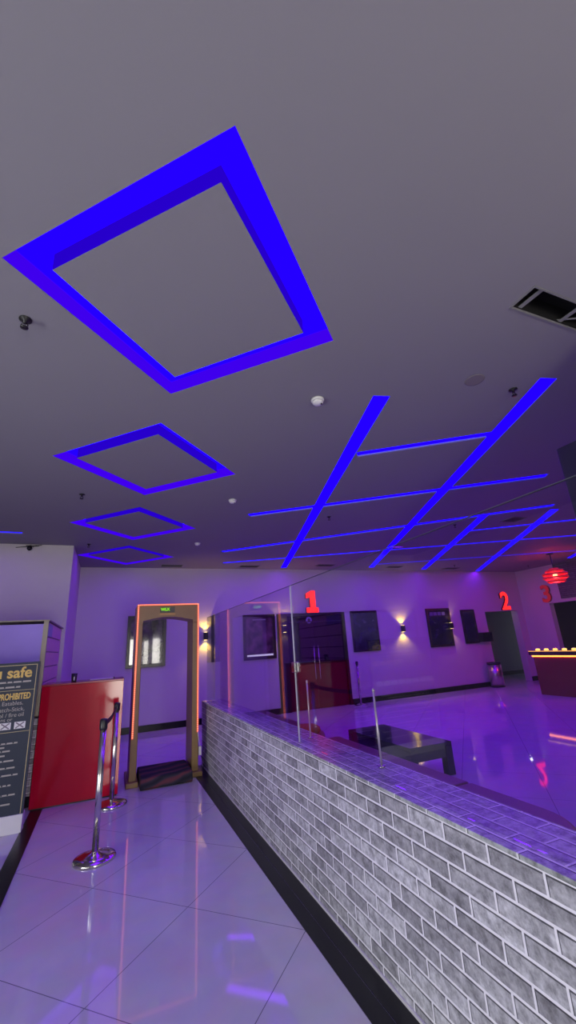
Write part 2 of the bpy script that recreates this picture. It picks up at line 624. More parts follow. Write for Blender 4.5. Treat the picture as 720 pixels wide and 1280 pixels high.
# behind the door: a closed dark box
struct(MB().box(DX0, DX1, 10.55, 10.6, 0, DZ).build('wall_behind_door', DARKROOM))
rs = thing('round_sign', 'small round pale blue sign on the dark door glass under the red 1', 'sign', (4.90, 10.34, 2.18))
MB().lathe([(0.0, 0.0), (0.085, 0.0), (0.085, 0.006), (0.045, 0.006)], (4.90, 10.336, 2.18), axis='y').build('disc', mat('pale_blue_disc', (0.45, 0.45, 0.75), 0.4, noise=0.1), rs)
MB().lathe([(0.0, 0.0), (0.042, 0.0), (0.042, 0.003), (0, 0.003)], (4.90, 10.331, 2.18), axis='y').build('symbol', BLACK, rs)

# ------------------------------------------------------------------ windows behind the camera
for i, (a, b) in enumerate(BAYS):
    f = MB()
    f.box(a, a + 0.05, -4.15, -4.05, 0, 2.4)
    f.box(b - 0.05, b, -4.15, -4.05, 0, 2.4)
    f.box(a + 0.05, b - 0.05, -4.15, -4.05, 2.34, 2.4)
    f.box(a + 0.05, b - 0.05, -4.15, -4.05, 0, 0.06)
    struct(f.build('window_%d' % (i + 1), BRUSHED))

for i, (a, b) in enumerate(SIDE):
    f = MB()
    f.box(-4.15, -4.05, a, a + 0.05, 0, 1.4)
    f.box(-4.15, -4.05, b - 0.05, b, 0, 1.4)
    f.box(-4.15, -4.05, a + 0.05, b - 0.05, 1.34, 1.4)
    f.box(-4.15, -4.05, a + 0.05, b - 0.05, 0, 0.06)
    struct(f.build('window_%d' % (i + 4), BRUSHED))

# ================================================================== CEILING LIGHTS
DL = ['large blue-lit diamond ceiling recess nearest the camera', 'second blue-lit diamond ceiling recess, beyond the largest one',
      'third blue-lit diamond ceiling recess, second from the back wall', 'smallest blue-lit diamond ceiling recess, closest to the back wall']
def ring(cx, cy, ro, ri, z0, z1):
    m = MB()
    d = [(0, -1), (1, 0), (0, 1), (-1, 0)]
    for i in range(4):
        p, q = d[i], d[(i + 1) % 4]
        m.prism([(cx + p[0] * ro, cy + p[1] * ro), (cx + q[0] * ro, cy + q[1] * ro), (cx + q[0] * ri, cy + q[1] * ri), (cx + p[0] * ri, cy + p[1] * ri)], z0, z1)
    return m
for (cx, cy), lb in zip(DIAM, DL):
    t = thing('recessed_ceiling_light', lb, 'ceiling light', (cx, cy, H), 'blue diamond ceiling lights')
    ring(cx, cy, HD - 0.004, 0.722, H + 0.112, H + 0.128).build('light_diffuser', LEDM, t)
    ring(cx, cy, HD - 0.001, HD - 0.004, H + 0.003, H + 0.128).build('side_lens', SIDEGLOW, t)
    ring(cx, cy, 0.724, 0.7205, H + 0.006, H + 0.112).build('inner_lens', INNERGLOW, t)
    MB().prism([(cx, cy - 0.72), (cx + 0.72, cy), (cx, cy + 0.72), (cx - 0.72, cy)], H + 0.002, H + 0.128).build('center_panel', CEIL, t)
AL = ['long blue light strip in the ceiling, the one starting beside the smoke detector', 'long blue light strip running from the ceiling speaker towards the back wall',
      'blue ceiling strip whose far end lies above the picture panel beside the wall lamp', 'blue ceiling strip crossing the far grid, ending above the red 2',
      'short end of a blue ceiling strip at the right edge by the red lamp']
for (a, b, wd), lb in zip(A_STRIPS, AL):
    tag(MB().prism(strip_pts(a, b, wd - 0.002, True), H + 0.008, H + 0.016).build('led_strip_light', LEDM, loc=(a[0], a[1], H + 0.008)), lb, 'ceiling light', 'blue strip lights')
BL = ['blue cross strip nearest the camera, joining the two longest ceiling strips', 'second blue cross strip, passing just above the black hanging screen',
      'blue cross strip reaching the third long strip, below the one at the screen', 'short blue cross strip between the third and fourth long ceiling strips',
      'long blue cross strip close to the back wall with its left end near a vent', 'thin blue cross strip nearest the back wall above the red 2',
      'short blue light strip above the white pillar at far left']
for (a, b, wd), lb in zip(B_STRIPS, BL):
    tag(MB().prism(strip_pts(a, b, wd - 0.002), H + 0.0185, H + 0.027).build('led_strip_light', LEDM, loc=(a[0], a[1], H + 0.0185)), lb, 'ceiling light', 'blue strip lights')

VIOLET_FILL_K = {0: 0.75, 1: 0.8, 4: 0.35, 5: 0.7, 6: 0.8, 10: 0.6}
def add_fill_lamp(parent, loc, sx, sy, ang, power):  # lamp added under a fitting for the violet cast on walls and floor
    l = bpy.data.lights.new('led_spill', 'AREA')
    l.shape = 'RECTANGLE'
    l.size, l.size_y = sx, sy
    l.energy = power
    l.color = VIOLET_FILL
    o = bpy.data.objects.new('led_spill', l)
    COL.objects.link(o)
    o.parent = parent
    o.location = Vector(loc) - OFF[parent.name]
    o.rotation_euler = (0, 0, ang)
for o in list(COL.objects):
    if o.name.startswith('recessed_ceiling_light'):
        add_fill_lamp(o, OFF[o.name] + Vector((0, 0, -0.006)), 1.32, 1.32, R(45), VIOLET_FILL_W * (0.26 if o.name.endswith('003') else 0.40))
    elif o.name.startswith('led_strip_light'):
        k = int(o.name.split('.')[1]) if '.' in o.name else 0
        a, b, wd = (A_STRIPS + B_STRIPS)[k]
        a, b = Vector(a), Vector(b)
        add_fill_lamp(o, ((a.x + b.x) / 2, (a.y + b.y) / 2, H - 0.006), (b - a).length, wd, math.atan2(b.y - a.y, b.x - a.x), VIOLET_FILL_W * wd * (b - a).length * VIOLET_FILL_K.get(k, 1.0))

# smoke detectors
def smoke(loc, label):
    t = thing('smoke_detector', label, 'smoke detector', loc, 'smoke detectors')
    MB().lathe([(0, 0), (0.055, 0), (0.055, -0.012), (0.048, -0.018), (0, -0.018)], loc).build('base_plate', WHITE, t)
    MB().lathe([(0.044, -0.018), (0.046, -0.03), (0.036, -0.042), (0.02, -0.048), (0, -0.05)], loc).build('sensor_dome', WHITE, t)
    MB().lathe([(0, -0.044), (0.007, -0.044), (0.007, -0.052), (0, -0.053)], (loc[0] + 0.022, loc[1] - 0.02, loc[2]), seg=12).build('indicator', BLACK, t)
    return t
sd = smoke((1.48, 2.64, H), 'white smoke detector nearest the camera, right of the largest blue diamond')
dup(sd, (1.44, 5.2, H), 'white smoke detector beside the second blue diamond', 'smoke detectors')
dup(sd, (1.43, 7.7, H), 'farthest white smoke detector, right of the third blue diamond', 'smoke detectors')
# sprinklers
def sprinkler(loc, label):
    t = thing('sprinkler_head', label, 'sprinkler', loc, 'ceiling sprinklers')
    MB().lathe([(0, 0), (0.034, 0), (0.034, -0.006), (0.012, -0.012), (0.010, -0.03), (0, -0.03)], loc, 20).build('escutcheon', BLACK, t)
    m = MB()
    for s in (-1, 1):
        m.tube([(loc[0] + s * 0.008, loc[1], loc[2] - 0.028), (loc[0] + s * 0.017, loc[1], loc[2] - 0.042), (loc[0] + s * 0.004, loc[1], loc[2] - 0.058)], 0.004, 8)
    m.build('frame_arms', BLACK, t)
    MB().lathe([(0, -0.057), (0.022, -0.057), (0.022, -0.061), (0, -0.061)], loc, 16).build('deflector', BLACK, t)
    return t
sp = sprinkler((-0.58, 2.39, H), 'dark sprinkler head on the ceiling left of the largest blue diamond')
for l, lb in [((-0.43, 5.41, H), 'dark sprinkler head left of the second and third blue diamonds'),
              ((3.01, 2.01, H), 'dark sprinkler head beside the round ceiling speaker'),
              ((3.17, 5.64, H), 'dark sprinkler head inside the strip grid, right of the first long strip'),
              ((5.81, 5.62, H), 'dark sprinkler head between the second and third long blue strips'),
              ((-0.45, 8.05, H), 'farthest left sprinkler head, near the white pillar corner'),
              ((9.3, 9.3, H), 'tiny sprinkler head near the back wall above the red 2'),
              ((12.23, 9.16, H), 'tiny sprinkler head near the red lamp and the red 3')]:
    dup(sp, l, lb, 'ceiling sprinklers')
# ceiling speaker
t = thing('ceiling_speaker', 'round flat grey ceiling speaker between the two longest blue strips', 'speaker', (2.58, 2.01, H))
SPK = mat('speaker_grille', (0.15, 0.13, 0.13), 0.7, noise=0.15, nscale=120)
MB().lathe([(0, 0), (0.068, 0), (0.068, -0.003), (0, -0.003)], (2.58, 2.01, H), 36).build('grille', SPK, t)
MB().lathe([(0.068, 0), (0.076, 0), (0.075, -0.004), (0.068, -0.004)], (2.58, 2.01, H), 36).build('rim', mat('speaker_rim', (0.2, 0.18, 0.18), 0.6, noise=0.05), t)
# long air slot
t = thing('air_conditioning_slot', 'long black open air slot in the ceiling at the right edge', 'air vent', (2.8, 1.26, H))
GREYMETAL = mat('grey_painted_metal', (0.22, 0.22, 0.22), 0.5, noise=0.1)
m = MB()
m.box(2.205, 3.445, 1.185, 1.34, H + 0.148, H + 0.155)
m.box(2.203, 2.207, 1.185, 1.34, H + 0.008, H + 0.148).box(2.207, 3.445, 1.183, 1.187, H + 0.008, H + 0.148).box(2.207, 3.445, 1.337, 1.341, H + 0.008, H + 0.148)
m.build('duct_lining', mat('duct_black', (0.004, 0.004, 0.004), 0.9, noise=0.2), t)
m = MB()
for y0, y1 in ((1.172, 1.182), (1.343, 1.353)):
    m.box(2.19, 3.46, y0, y1, H - 0.006, H - 0.0005)
m.box(2.19, 2.2, 1.182, 1.343, H - 0.006, H - 0.0005)
m.build('rim', mat('slot_rim', (0.22, 0.22, 0.22), 0.6, noise=0.05), t)
for x in (2.265, 2.64, 2.95):
    MB().prism([(x, 1.187), (x + 0.028, 1.187), (x + 0.02, 1.337), (x - 0.008, 1.337)], H + 0.01, H + 0.016).build('cross_bar', GREYMETAL, t)
MB().prism([(2.62, 1.337), (2.64, 1.337), (2.95, 1.187), (2.93, 1.187)], H + 0.018, H + 0.024).build('brace', GREYMETAL, t)
# small vents
def vent(loc, wx_, wy_, label):
    t = thing('ceiling_vent', label, 'air vent', loc, 'small dark ceiling vents')
    x, y, z = loc
    m = MB()
    m.box(x - wx_ / 2, x + wx_ / 2, y - wy_ / 2, y - wy_ / 2 + 0.015, z - 0.012, z)
    m.box(x - wx_ / 2, x + wx_ / 2, y + wy_ / 2 - 0.015, y + wy_ / 2, z - 0.012, z)
    m.box(x - wx_ / 2, x - wx_ / 2 + 0.015, y - wy_ / 2 + 0.015, y + wy_ / 2 - 0.015, z - 0.012, z)
    m.box(x + wx_ / 2 - 0.015, x + wx_ / 2, y - wy_ / 2 + 0.015, y + wy_ / 2 - 0.015, z - 0.012, z)
    m.build('vent_frame', GREYMETAL, t)
    m = MB()
    k = 6
    for i in range(k):
        yy = y - wy_ / 2 + 0.02 + i * (wy_ - 0.04) / k
        m.box(x - wx_ / 2 + 0.015, x + wx_ / 2 - 0.015, yy, yy + 0.012, z - 0.009, z - 0.001)
    m.build('slats', BLACK, t)
    return t
v0 = vent((1.25, 9.95, H), 0.5, 0.24, 'dark ceiling vent farthest left, right of the smallest blue diamond')
for l, lb in [((3.14, 9.90, H), 'dark ceiling vent just left of the far end of the first long strip'),
              ((5.15, 9.62, H), 'dark ceiling vent between the far ends of the first and second long strips'),
              ((7.42, 9.70, H), 'dark ceiling vent just right of the far end of the second long strip'),
              ((9.62, 9.79, H), 'dark ceiling vent just right of the far end of the third long strip')]:
    dup(v0, l, lb, 'small dark ceiling vents')
vent((6.71, 5.10, H), 0.34, 0.30, 'squarer dark ceiling vent between the upper ends of the third and fourth strips')

# ================================================================== GLASS SCREEN ON THE LOW WALL
GX = 1.432
def glass_panel(y0, y1, label):
    t = thing('glass_screen', label, 'glass panel', (GX, (y0 + y1) / 2, 0.862), 'glass panels on the low brick wall')
    MB().box(GX - 0.005, GX + 0.005, y0, y1, 0.863, 2.085).build('pane', GLASS, t)
    em = mat('glass_edge', (0.62, 0.66, 0.62), 0.25, spec=0.8)
    MB().box(GX - 0.006, GX + 0.006, y0 - 0.003, y0, 0.863, 2.085).build('polished_edge', em, t)
    MB().box(GX - 0.005, GX + 0.005, y0, y1, 2.085, 2.088).build('top_edge', mat('glass_top_edge', (0.10, 0.11, 0.12), 0.3, noise=0.1), t)
    return t
glass_panel(3.355, 6.84, 'far clear glass panel on the low brick wall, mirroring the red-lit gate')
glass_panel(0.30, 3.34, 'near clear glass panel on the low brick wall in front of the low table')
c1 = thing('glass_clamp', 'small steel clamp joining the two glass panels', 'clamp', (GX, 3.348, 1.40))
MB().box(GX - 0.022, GX - 0.007, 3.32, 3.378, 1.375, 1.455, 0.004).build('plate', STEEL, c1)
MB().box(GX + 0.007, GX + 0.022, 3.32, 3.378, 1.375, 1.455, 0.004).build('plate', STEEL, c1)
MB().tube([(GX - 0.022, 3.348, 1.415), (GX + 0.022, 3.348, 1.415)], 0.008).build('bolt', STEEL, c1)
for y, lb in ((3.42, 'short steel post on the wall top, left of the pair near the door'), (2.42, 'short steel post on the wall top in front of the low table')):
    pp = thing('glass_support_post', lb, 'post', (1.56, y, 0.862), 'short steel posts on the wall top')
    MB().tube([(1.56, y, 0.87), (1.56, y, 1.28)], 0.0065).lathe([(0.008, 1.28), (0.009, 1.29), (0.006, 1.30), (0, 1.303)], (1.56, y, 0), 12).build('rod', mat('post_steel', (0.75, 0.72, 0.62), 0.3, 0.6, noise=0.05), pp)
    MB().lathe([(0, 0.863), (0.022, 0.863), (0.022, 0.87), (0.012, 0.874), (0, 0.874)], (1.56, y, 0), 16).build('foot_plate', STEEL, pp)

# ================================================================== WALK-THROUGH DETECTOR
DY0, DY1 = 6.38, 6.86
t = thing('metal_detector_gate', 'bronze walk-through metal detector gate outlined with red beads of light', 'metal detector', (0.78, 6.6, 0))
def post(x0, x1, inner):
    m = MB()
    m.box(x0, x1, DY0, DY1, 0.02, 2.0, 0.008)
    return m
post(0.335, 0.425, 1).build('side_panel', BROWN, t)
post(1.125, 1.215, -1).build('side_panel', BROWN, t)
for x0, x1 in ((0.30, 0.45), (1.105, 1.255)):
    MB().box(x0, x1, 6.30, 6.95, 0.0, 0.06, 0.01).build('foot', BROWN, t)
# head beam with a shallow arch below
pts = [(0.335, 2.0), (0.425, 2.0), (0.425, 2.035)]
for i in range(1, 14):
    u = i / 14
    pts.append((0.425 + u * 0.70, 2.035 + 0.05 * math.sin(math.pi * u)))
pts += [(1.125, 2.035), (1.125, 2.0), (1.215, 2.0), (1.215, 2.25), (1.20, 2.268), (0.35, 2.268), (0.335, 2.25)]
MB().prism(pts, DY0, DY1, 'xz').build('head_beam', BROWN, t)
dp = MB().box(0.655, 0.86, DY0 - 0.006, DY0 - 0.001, 2.145, 2.225, 0.002).build('display', mat('display_dark', (0.03, 0.025, 0.02), 0.3, noise=0.1), t)
text_obj('display_text', 'WLX', 0.055, glow('green_led', (0.30, 0.9, 0.03), 0.9), (0.725, DY0 - 0.008, 2.172), (R(90), 0, 0), t, 0.0008, 0.003)
m = MB()
for i in range(16):
    m.box(0.65 + i * 0.014, 0.659 + i * 0.014, DY0 - 0.004, DY0 - 0.001, 2.118, 2.126)
m.build('indicator_row', mat('dim_orange_led', (0.4, 0.2, 0.05), 0.5, emit=(1, 0.45, 0.1), strength=0.35), t)
# rope of red lights: up the left post, across the top, down the right post
m = MB()
path = []
z = 0.56
while z < 2.255:
    path.append((0.356, z)); z += 0.026
x = 0.356
while x < 1.20:
    path.append((x, 2.258)); x += 0.026
z = 2.255
while z > 0.53:
    path.append((1.203, z)); z -= 0.026
for px, pz in path:
    m.box(px - 0.0075, px + 0.0075, DY0 - 0.016, DY0 - 0.007, pz - 0.0075, pz + 0.0075, 0.003, 1)
m.build('led_beads', glow('red_bead_glow', (1.0, 0.27, 0.16), 1.9), t)
m = MB()
m.box(0.345, 0.367, DY0 - 0.007, DY0 - 0.0005, 0.54, 2.265).box(0.367, 1.192, DY0 - 0.007, DY0 - 0.0005, 2.248, 2.268).box(1.192, 1.214, DY0 - 0.007, DY0 - 0.0005, 0.52, 2.265)
m.build('led_tape', mat('led_tape', (0.45, 0.10, 0.06), 0.5, emit=(1.0, 0.10, 0.05), strength=0.55), t)
ad = MB().box(1.222, 1.262, 6.395, 6.43, 0.23, 0.34, 0.006).build('power_adapter', WHITE, t)
MB().tube([(1.206, 6.37, 0.53), (1.216, 6.375, 0.45), (1.24, 6.40, 0.335)], 0.004, 8).build('lead', WHITE, ad)
MB().tube([(1.245, 6.41, 0.24), (1.29, 6.40, 0.15), (1.29, 6.38, 0.08), (1.27, 6.34, 0.062)], 0.004, 8).build('cable', BLACK, ad)

# ramp under the gate
m = MB().prism([(6.13, 0.0), (6.10, 0.03), (6.13, 0.125), (6.17, 0.135), (6.74, 0.135), (6.80, 0.11), (6.93, 0.0)], 0.46, 1.095, 'yz')
rmp = m.build('entry_ramp', stripe_mat(), loc=(0.78, 6.5, 0))
bv = rmp.modifiers.new('bevel', 'BEVEL')
bv.width = 0.012
bv.segments = 2
tag(rmp, 'dark ramp covered in black and maroon striped carpet inside the gate', 'ramp')

# ================================================================== STANCHIONS
def stanchion(loc, label, head=True, r=0.026, hh=1.06):
    t = thing('stanchion', label, 'barrier post', loc, 'steel barrier posts')
    x, y, z = loc
    MB().lathe([(0, 0.0), (0.165, 0.0), (0.168, 0.012), (0.160, 0.024), (0.11, 0.038), (0.045, 0.05), (0.03, 0.062), (0, 0.062)], loc, 40).build('base', STEEL, t)
    MB().lathe([(0, 0.06), (r, 0.06), (r, hh - 0.09), (0, hh - 0.09)], loc, 24).build('pole', STEEL, t)
    MB().lathe([(0, hh - 0.09), (r + 0.006, hh - 0.09), (r + 0.008, hh - 0.075), (r + 0.008, hh - 0.015), (r, hh), (0, hh)], loc, 24).build('belt_head', BLACK, t)
    return t
s1 = stanchion((0.0, 4.47, 0), 'nearest steel barrier post with a round base in front of the red desk')
dup(s1, (0.135, 5.80, 0), 'second steel barrier post standing at the right corner of the red desk', 'steel barrier posts')
dup(s1, (6.05, 10.02, 0), 'thin barrier post by the back wall, right of the dark red door', 'steel barrier posts')
bt = thing('barrier_belt', 'dark red belt stretched between the two barrier posts by the desk', 'belt', (0.07, 5.1, 1.0))
m = MB()
n = 12
for i in range(n):
    def pt(u):
        return Vector((0.006 + 0.126 * u, 4.507 + 1.255 * u, 1.012 - 0.03 * math.sin(math.pi * u)))
    a, b = pt(i / n), pt((i + 1) / n)
    tt = bmesh.new()
    vs = []
    for p in (a, b):
        for dz in (-0.024, 0.024):
            for dx in (-0.0012, 0.0012):
                vs.append(tt.verts.new((p.x + dx, p.y, p.z + dz)))
    bmesh.ops.convex_hull(tt, input=vs)
    m._add(tt)
m.build('webbing', mat('belt_webbing', (0.07, 0.01, 0.015), 0.8, noise=0.2, nscale=60), bt)

# ================================================================== RED DESK
t = thing('reception_desk', 'tall glossy red desk standing behind the barrier posts', 'desk', (-0.25, 6.35, 0))
MB().box(-0.715, 0.205, 6.13, 6.16, 0.015, 1.285, 0.003).build('front_panel', RED, t)
MB().box(-0.715, -0.685, 6.16, 6.62, 0.015, 1.285, 0.003).build('side_panel', RED, t)
MB().box(0.175, 0.205, 6.16, 6.62, 0.015, 1.285, 0.003).build('side_panel', RED, t)
MB().box(-0.72, 0.21, 6.125, 6.66, 1.286, 1.306, 0.003).build('desktop', mat('desk_top_laminate', (0.34, 0.012, 0.03), 0.25, noise=0.1), t)
MB().box(-0.684, 0.174, 6.165, 6.6, 0.5, 0.52).build('shelf', RED, t)
MB().box(-0.70, 0.19, 6.14, 6.61, 0.0, 0.015).build('plinth', BLACK, t)
t = thing('cup', 'small dark tumbler with a bright sheen on the red desk', 'cup', (-0.385, 6.30, 1.306))
MB().lathe([(0, 0), (0.028, 0), (0.036, 0.10), (0.033, 0.10), (0.026, 0.006), (0, 0.006)], (-0.385, 6.30, 1.307), 24).build('body', mat('dark_cup', (0.03, 0.03, 0.035), 0.12, noise=0.1), t)
MB().box(-0.389, -0.377, 6.2675, 6.271, 1.325, 1.40, 0.001).build('label_band', WHITE, t)  # white sliver painting the highlight on the tumbler
t = thing('register_book', 'flat open register lying on the red desk top', 'book', (-0.05, 6.45, 1.306))
MB().box(-0.20, 0.08, 6.34, 6.56, 1.3065, 1.318, 0.002).build('pages', mat('paper', (0.7, 0.7, 0.68), 0.8, noise=0.03), t)
MB().box(0.082, 0.096, 6.40, 6.52, 1.3065, 1.325, 0.004).build('pen', BLACK, t)

# ================================================================== LEFT BOOTH
bx0, bx1, by0, by1 = -2.3, -0.74, 6.30, 8.12
t = thing('display_booth', 'booth of grey brick below and a bluish glass front above, behind the sign', 'booth', (-1.5, 7.1, 0))
MB().box(bx0, bx1, by0, by1, 0.11, 0.93).build('brick_base', BRICK_Y, t)
MB().box(bx0, bx1 + 0.004, by0 - 0.004, by1, 0.0, 0.11).build('plinth', GRANITE, t)
BG = mat('bluish_glass', (0.40, 0.30, 0.85), 0.16, noise=0.35, nscale=1.3)  # violet-blue reflection put into the base colour of the glass
MB().box(bx0, bx1 - 0.055, by0 + 0.01, by0 + 0.025, 0.95, 2.04).build('glass_front', BG, t)
KH = mat('champagne_frame', (0.30, 0.27, 0.22), 0.4, 0.5, noise=0.08)
fr = MB()
fr.box(bx1 - 0.055, bx1, by0, by0 + 0.05, 0.93, 2.075)
fr.box(bx0, bx1, by0, by0 + 0.05, 0.93, 0.95)
fr.box(bx0, bx1 + 0.01, by0 - 0.01, by1 + 0.06, 2.075, 2.09)
fr.box(bx0, bx0 + 0.05, by0, by0 + 0.05, 0.95, 2.075)
fr.build('frame', KH, t)
PK = mat('slat_pink', (0.72, 0.52, 0.50), 0.6, noise=0.08)
for k in range(6):
    z0 = 0.95 + k * 0.188
    MB().box(bx1 - 0.03, bx1 - 0.012, by0 + 0.055, by1, z0, z0 + 0.176, 0.003).build('side_slat', PK, t)
MB().box(bx1 - 0.032, bx1 - 0.03, by0 + 0.055, by1, 0.94, 2.07).build('slat_backing', BLACK, t)
GR = mat('vent_grille_blue', (0.35, 0.33, 0.55), 0.5, noise=0.1)
m = MB()
for i in range(7):
    for j in range(7):
        m.box(bx1 - 0.012, bx1 - 0.008, 6.40 + i * 0.07, 6.44 + i * 0.07, 1.90 + j * 0.021, 1.912 + j * 0.021)
m.box(bx1 - 0.0145, bx1 - 0.0115, 6.38, 6.88, 1.89, 2.05)
m.build('perforated_grille', GR, t)

# sign standee
SX0, SX1, SY = -1.80, -0.685, 5.50
t = thing('sign_stand', 'dark navy safety sign with yellow lettering on a white base at far left', 'sign', (-1.24, SY, 0))
NAVY = mat('navy_board', (0.012, 0.022, 0.042), 0.5, noise=0.12, nscale=3)
GOLD = mat('gold_line', (0.55, 0.47, 0.22), 0.5, noise=0.05)
YEL = mat('yellow_print', (0.70, 0.50, 0.12), 0.5, noise=0.05)
PALE = mat('pale_print', (0.42, 0.40, 0.34), 0.6, noise=0.05)
MB().box(SX0, SX1, SY, SY + 0.03, 0.16, 1.585).build('board', NAVY, t)
MB().box(SX0, SX1, SY - 0.015, SY + 0.12, 0.0, 0.16, 0.004).build('base', mat('white_base', (0.70, 0.70, 0.70), 0.5, noise=0.08, nscale=5), t)
m = MB()
e = 0.022
m.box(SX0 + e, SX1 - e, SY - 0.0025, SY, 1.555, 1.561).box(SX1 - e - 0.006, SX1 - e, SY - 0.0025, SY, 0.162, 1.555).box(SX0 + e, SX0 + e + 0.006, SY - 0.0025, SY, 0.162, 1.555)
for zz in (1.305, 0.905):
    m.box(SX0 + e, SX1 - e, SY - 0.0025, SY, zz, zz + 0.004)
m.build('border', GOLD, t)
rt = (R(90), 0, 0)
XR = SX1 - 0.065
def st(name, body, size, mm, zz, xr=XR, off=0.0, sx=1.0):
    """one object per word, laid out from the right-hand end xr"""
    for word in reversed(body.split(' ')):
        o = text_obj(name, word, size, mm, (xr, SY - 0.003, zz), rt, t, 0.001, off, 'RIGHT')
        o.scale = (sx, 1, 1)
        wd = max(v.co.x for v in o.data.vertices) - min(v.co.x for v in o.data.vertices)
        xr -= (wd + size * 0.3) * sx
st('heading', 'you safe', 0.150, YEL, 1.435, XR, 0.0035)
st('heading', 'STRICTLY PROHIBITED', 0.085, YEL, 1.22, XR + 0.01, 0.0025, 0.62)
def rows(zs, xr, hgt, wmax, seed):
    rnd = random.Random(seed)
    for zz in zs:
        m = MB()
        x = xr - rnd.uniform(0.0, 0.16)
        left = max(SX0 + 0.08, x - wmax)
        m.box(left, x, SY - 0.0015, SY - 0.0003, zz - 0.002, zz)      # a hairline under the illegible small print
        while x > left + 0.05:
            wl = rnd.uniform(0.025, 0.085)
            m.box(max(left, x - wl), x, SY - 0.0025, SY - 0.0003, zz - 0.001, zz + hgt)
            x -= wl + 0.014
        m.build('text_line', PALE, t)
rows((1.385, 1.335), XR + 0.02, 0.014, 0.95, 1)
st('item_line', 's, Eatables,', 0.055, PALE, 1.165, XR - 0.05)
st('item_line', 's, Match-Stick,', 0.055, PALE, 1.105, XR - 0.03)
st('item_line', 'e / pistol / fire oil', 0.055, PALE, 1.052, XR - 0.03)
st('item_line', 'ns or', 0.05, PALE, 1.012, XR - 0.13)
rows((0.80, 0.765, 0.73, 0.69, 0.64, 0.575, 0.51, 0.42, 0.335, 0.255), XR - 0.02, 0.012, 0.9, 4)
for i in range(8):
    xr = SX1 - 0.072 - i * 0.130
    ic = MB().box(xr - 0.100, xr, SY - 0.003, SY - 0.0005, 0.935, 1.0).build('prohibition_icon', WHITE, t)
    m = MB()
    for s in (-1, 1):
        a = (xr - 0.05, 0.9675)
        dx, dz = 0.036, 0.026 * s
        nx, nz = 0.0035 * -s, 0.0045
        m.prism([(a[0] - dx + nx, a[1] - dz + nz), (a[0] - dx - nx, a[1] - dz - nz), (a[0] + dx - nx, a[1] + dz - nz), (a[0] + dx + nx, a[1] + dz + nz)], SY - 0.0045 - 0.0005 * s, SY - 0.003, 'xz')
    m.build('cross', mat('icon_cross', (0.2, 0.17, 0.2), 0.6, noise=0.05), ic)

# pillar camera with loose wires
t = thing('dome_camera', 'small dome camera with loose wires high on the white pillar', 'camera', (-1.38, 8.2, 3.46))
MB().lathe([(0, 0), (0.05, 0), (0.05, 0.03), (0, 0.03)], (-1.38, 8.17, 3.455), axis='y').build('mount', WHITE, t)
MB().lathe([(0.044, 0), (0.042, -0.02), (0.03, -0.04), (0, -0.048)], (-1.38, 8.17, 3.455), axis='y').build('dome', BLACKGLOSS, t)
m = MB()
for k in range(4):
    rn = random.Random(k)
    m.tube([(-1.38, 8.185, 3.475), (-1.38 + rn.uniform(-.08, .08), 8.17, 3.50), (-1.38 + rn.uniform(-.2, .2), 8.165, 3.515 - rn.uniform(0, .02)), (-1.38 + rn.uniform(-.25, .25), 8.18, 3.49 - rn.uniform(0, .03))], 0.006, 6)
m.build('wires', BLACK, t)

# ================================================================== BACK WALL FITTINGS
def poster_mat(name, base, spot, z):
    m = bpy.data.materials.new(name)
    m.use_nodes = True
    nt = m.node_tree
    b = nt.nodes['Principled BSDF']
    tc = nt.nodes.new('ShaderNodeTexCoord')
    n = nt.nodes.new('ShaderNodeTexNoise')
    n.inputs['Scale'].default_value = 4.5
    n.inputs['Detail'].default_value = 5
    nt.links.new(tc.outputs['Object'], n.inputs['Vector'])
    rp = nt.nodes.new('ShaderNodeValToRGB')
    rp.color_ramp.elements[0].position = 0.42
    rp.color_ramp.elements[0].color = (*base, 1)
    rp.color_ramp.elements[1].position = 0.66
    rp.color_ramp.elements[1].color = (*spot, 1)
    nt.links.new(n.outputs['Fac'], rp.inputs[0])
    nt.links.new(rp.outputs[0], b.inputs['Base Color'])
    b.inputs['Roughness'].default_value = z
    b.inputs['Coat Weight'].default_value = 1.0
    b.inputs['Coat Roughness'].default_value = 0.02
    return m
FRAME = mat('poster_frame_black', (0.016, 0.014, 0.014), 0.3, noise=0.1)
def framed(name, x0, x1, z0, z1, pm, label, cat, fw=0.055, depth=0.05):
    t = thing(name, label, cat, ((x0 + x1) / 2, 10.3, z0), 'framed panels on the back wall')
    m = MB()
    yf = 10.3 - depth
    m.box(x0, x0 + fw, yf, 10.298, z0, z1, 0.004).box(x1 - fw, x1, yf, 10.298, z0, z1, 0.004)
    m.box(x0 + fw, x1 - fw, yf, 10.298, z0, z0 + fw, 0.004).box(x0 + fw, x1 - fw, yf, 10.298, z1 - fw, z1, 0.004)
    m.build('frame', FRAME, t)
    MB().box(x0 + fw, x1 - fw, yf + 0.02, 10.298, z0 + fw, z1 - fw).build('picture', pm, t)
    return t
p1 = framed('framed_poster', 0.36, 1.20, 1.30, 2.42, poster_mat('poster_art_dark', (0.015, 0.013, 0.018), (0.12, 0.09, 0.11), 0.1), 'black framed glossy poster seen through the metal detector gate', 'poster', 0.07)
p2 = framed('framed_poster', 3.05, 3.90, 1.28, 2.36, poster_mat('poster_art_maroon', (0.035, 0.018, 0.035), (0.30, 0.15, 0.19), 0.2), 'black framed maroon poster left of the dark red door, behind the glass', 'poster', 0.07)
MB().box(3.135, 3.815, 10.266, 10.27, 1.36, 1.40).build('white_caption_bar', mat('caption_white', (0.85, 0.85, 0.82), 0.4, emit=(1, 1, 0.95), strength=0.5), p2)  # glowing white strip painting in a window reflection on the poster
MB().box(3.30, 3.65, 10.266, 10.27, 2.22, 2.245).build('title_bar', PALE, p2)
DARKPIC = poster_mat('panel_art_night', (0.006, 0.006, 0.02), (0.03, 0.02, 0.07), 0.12)
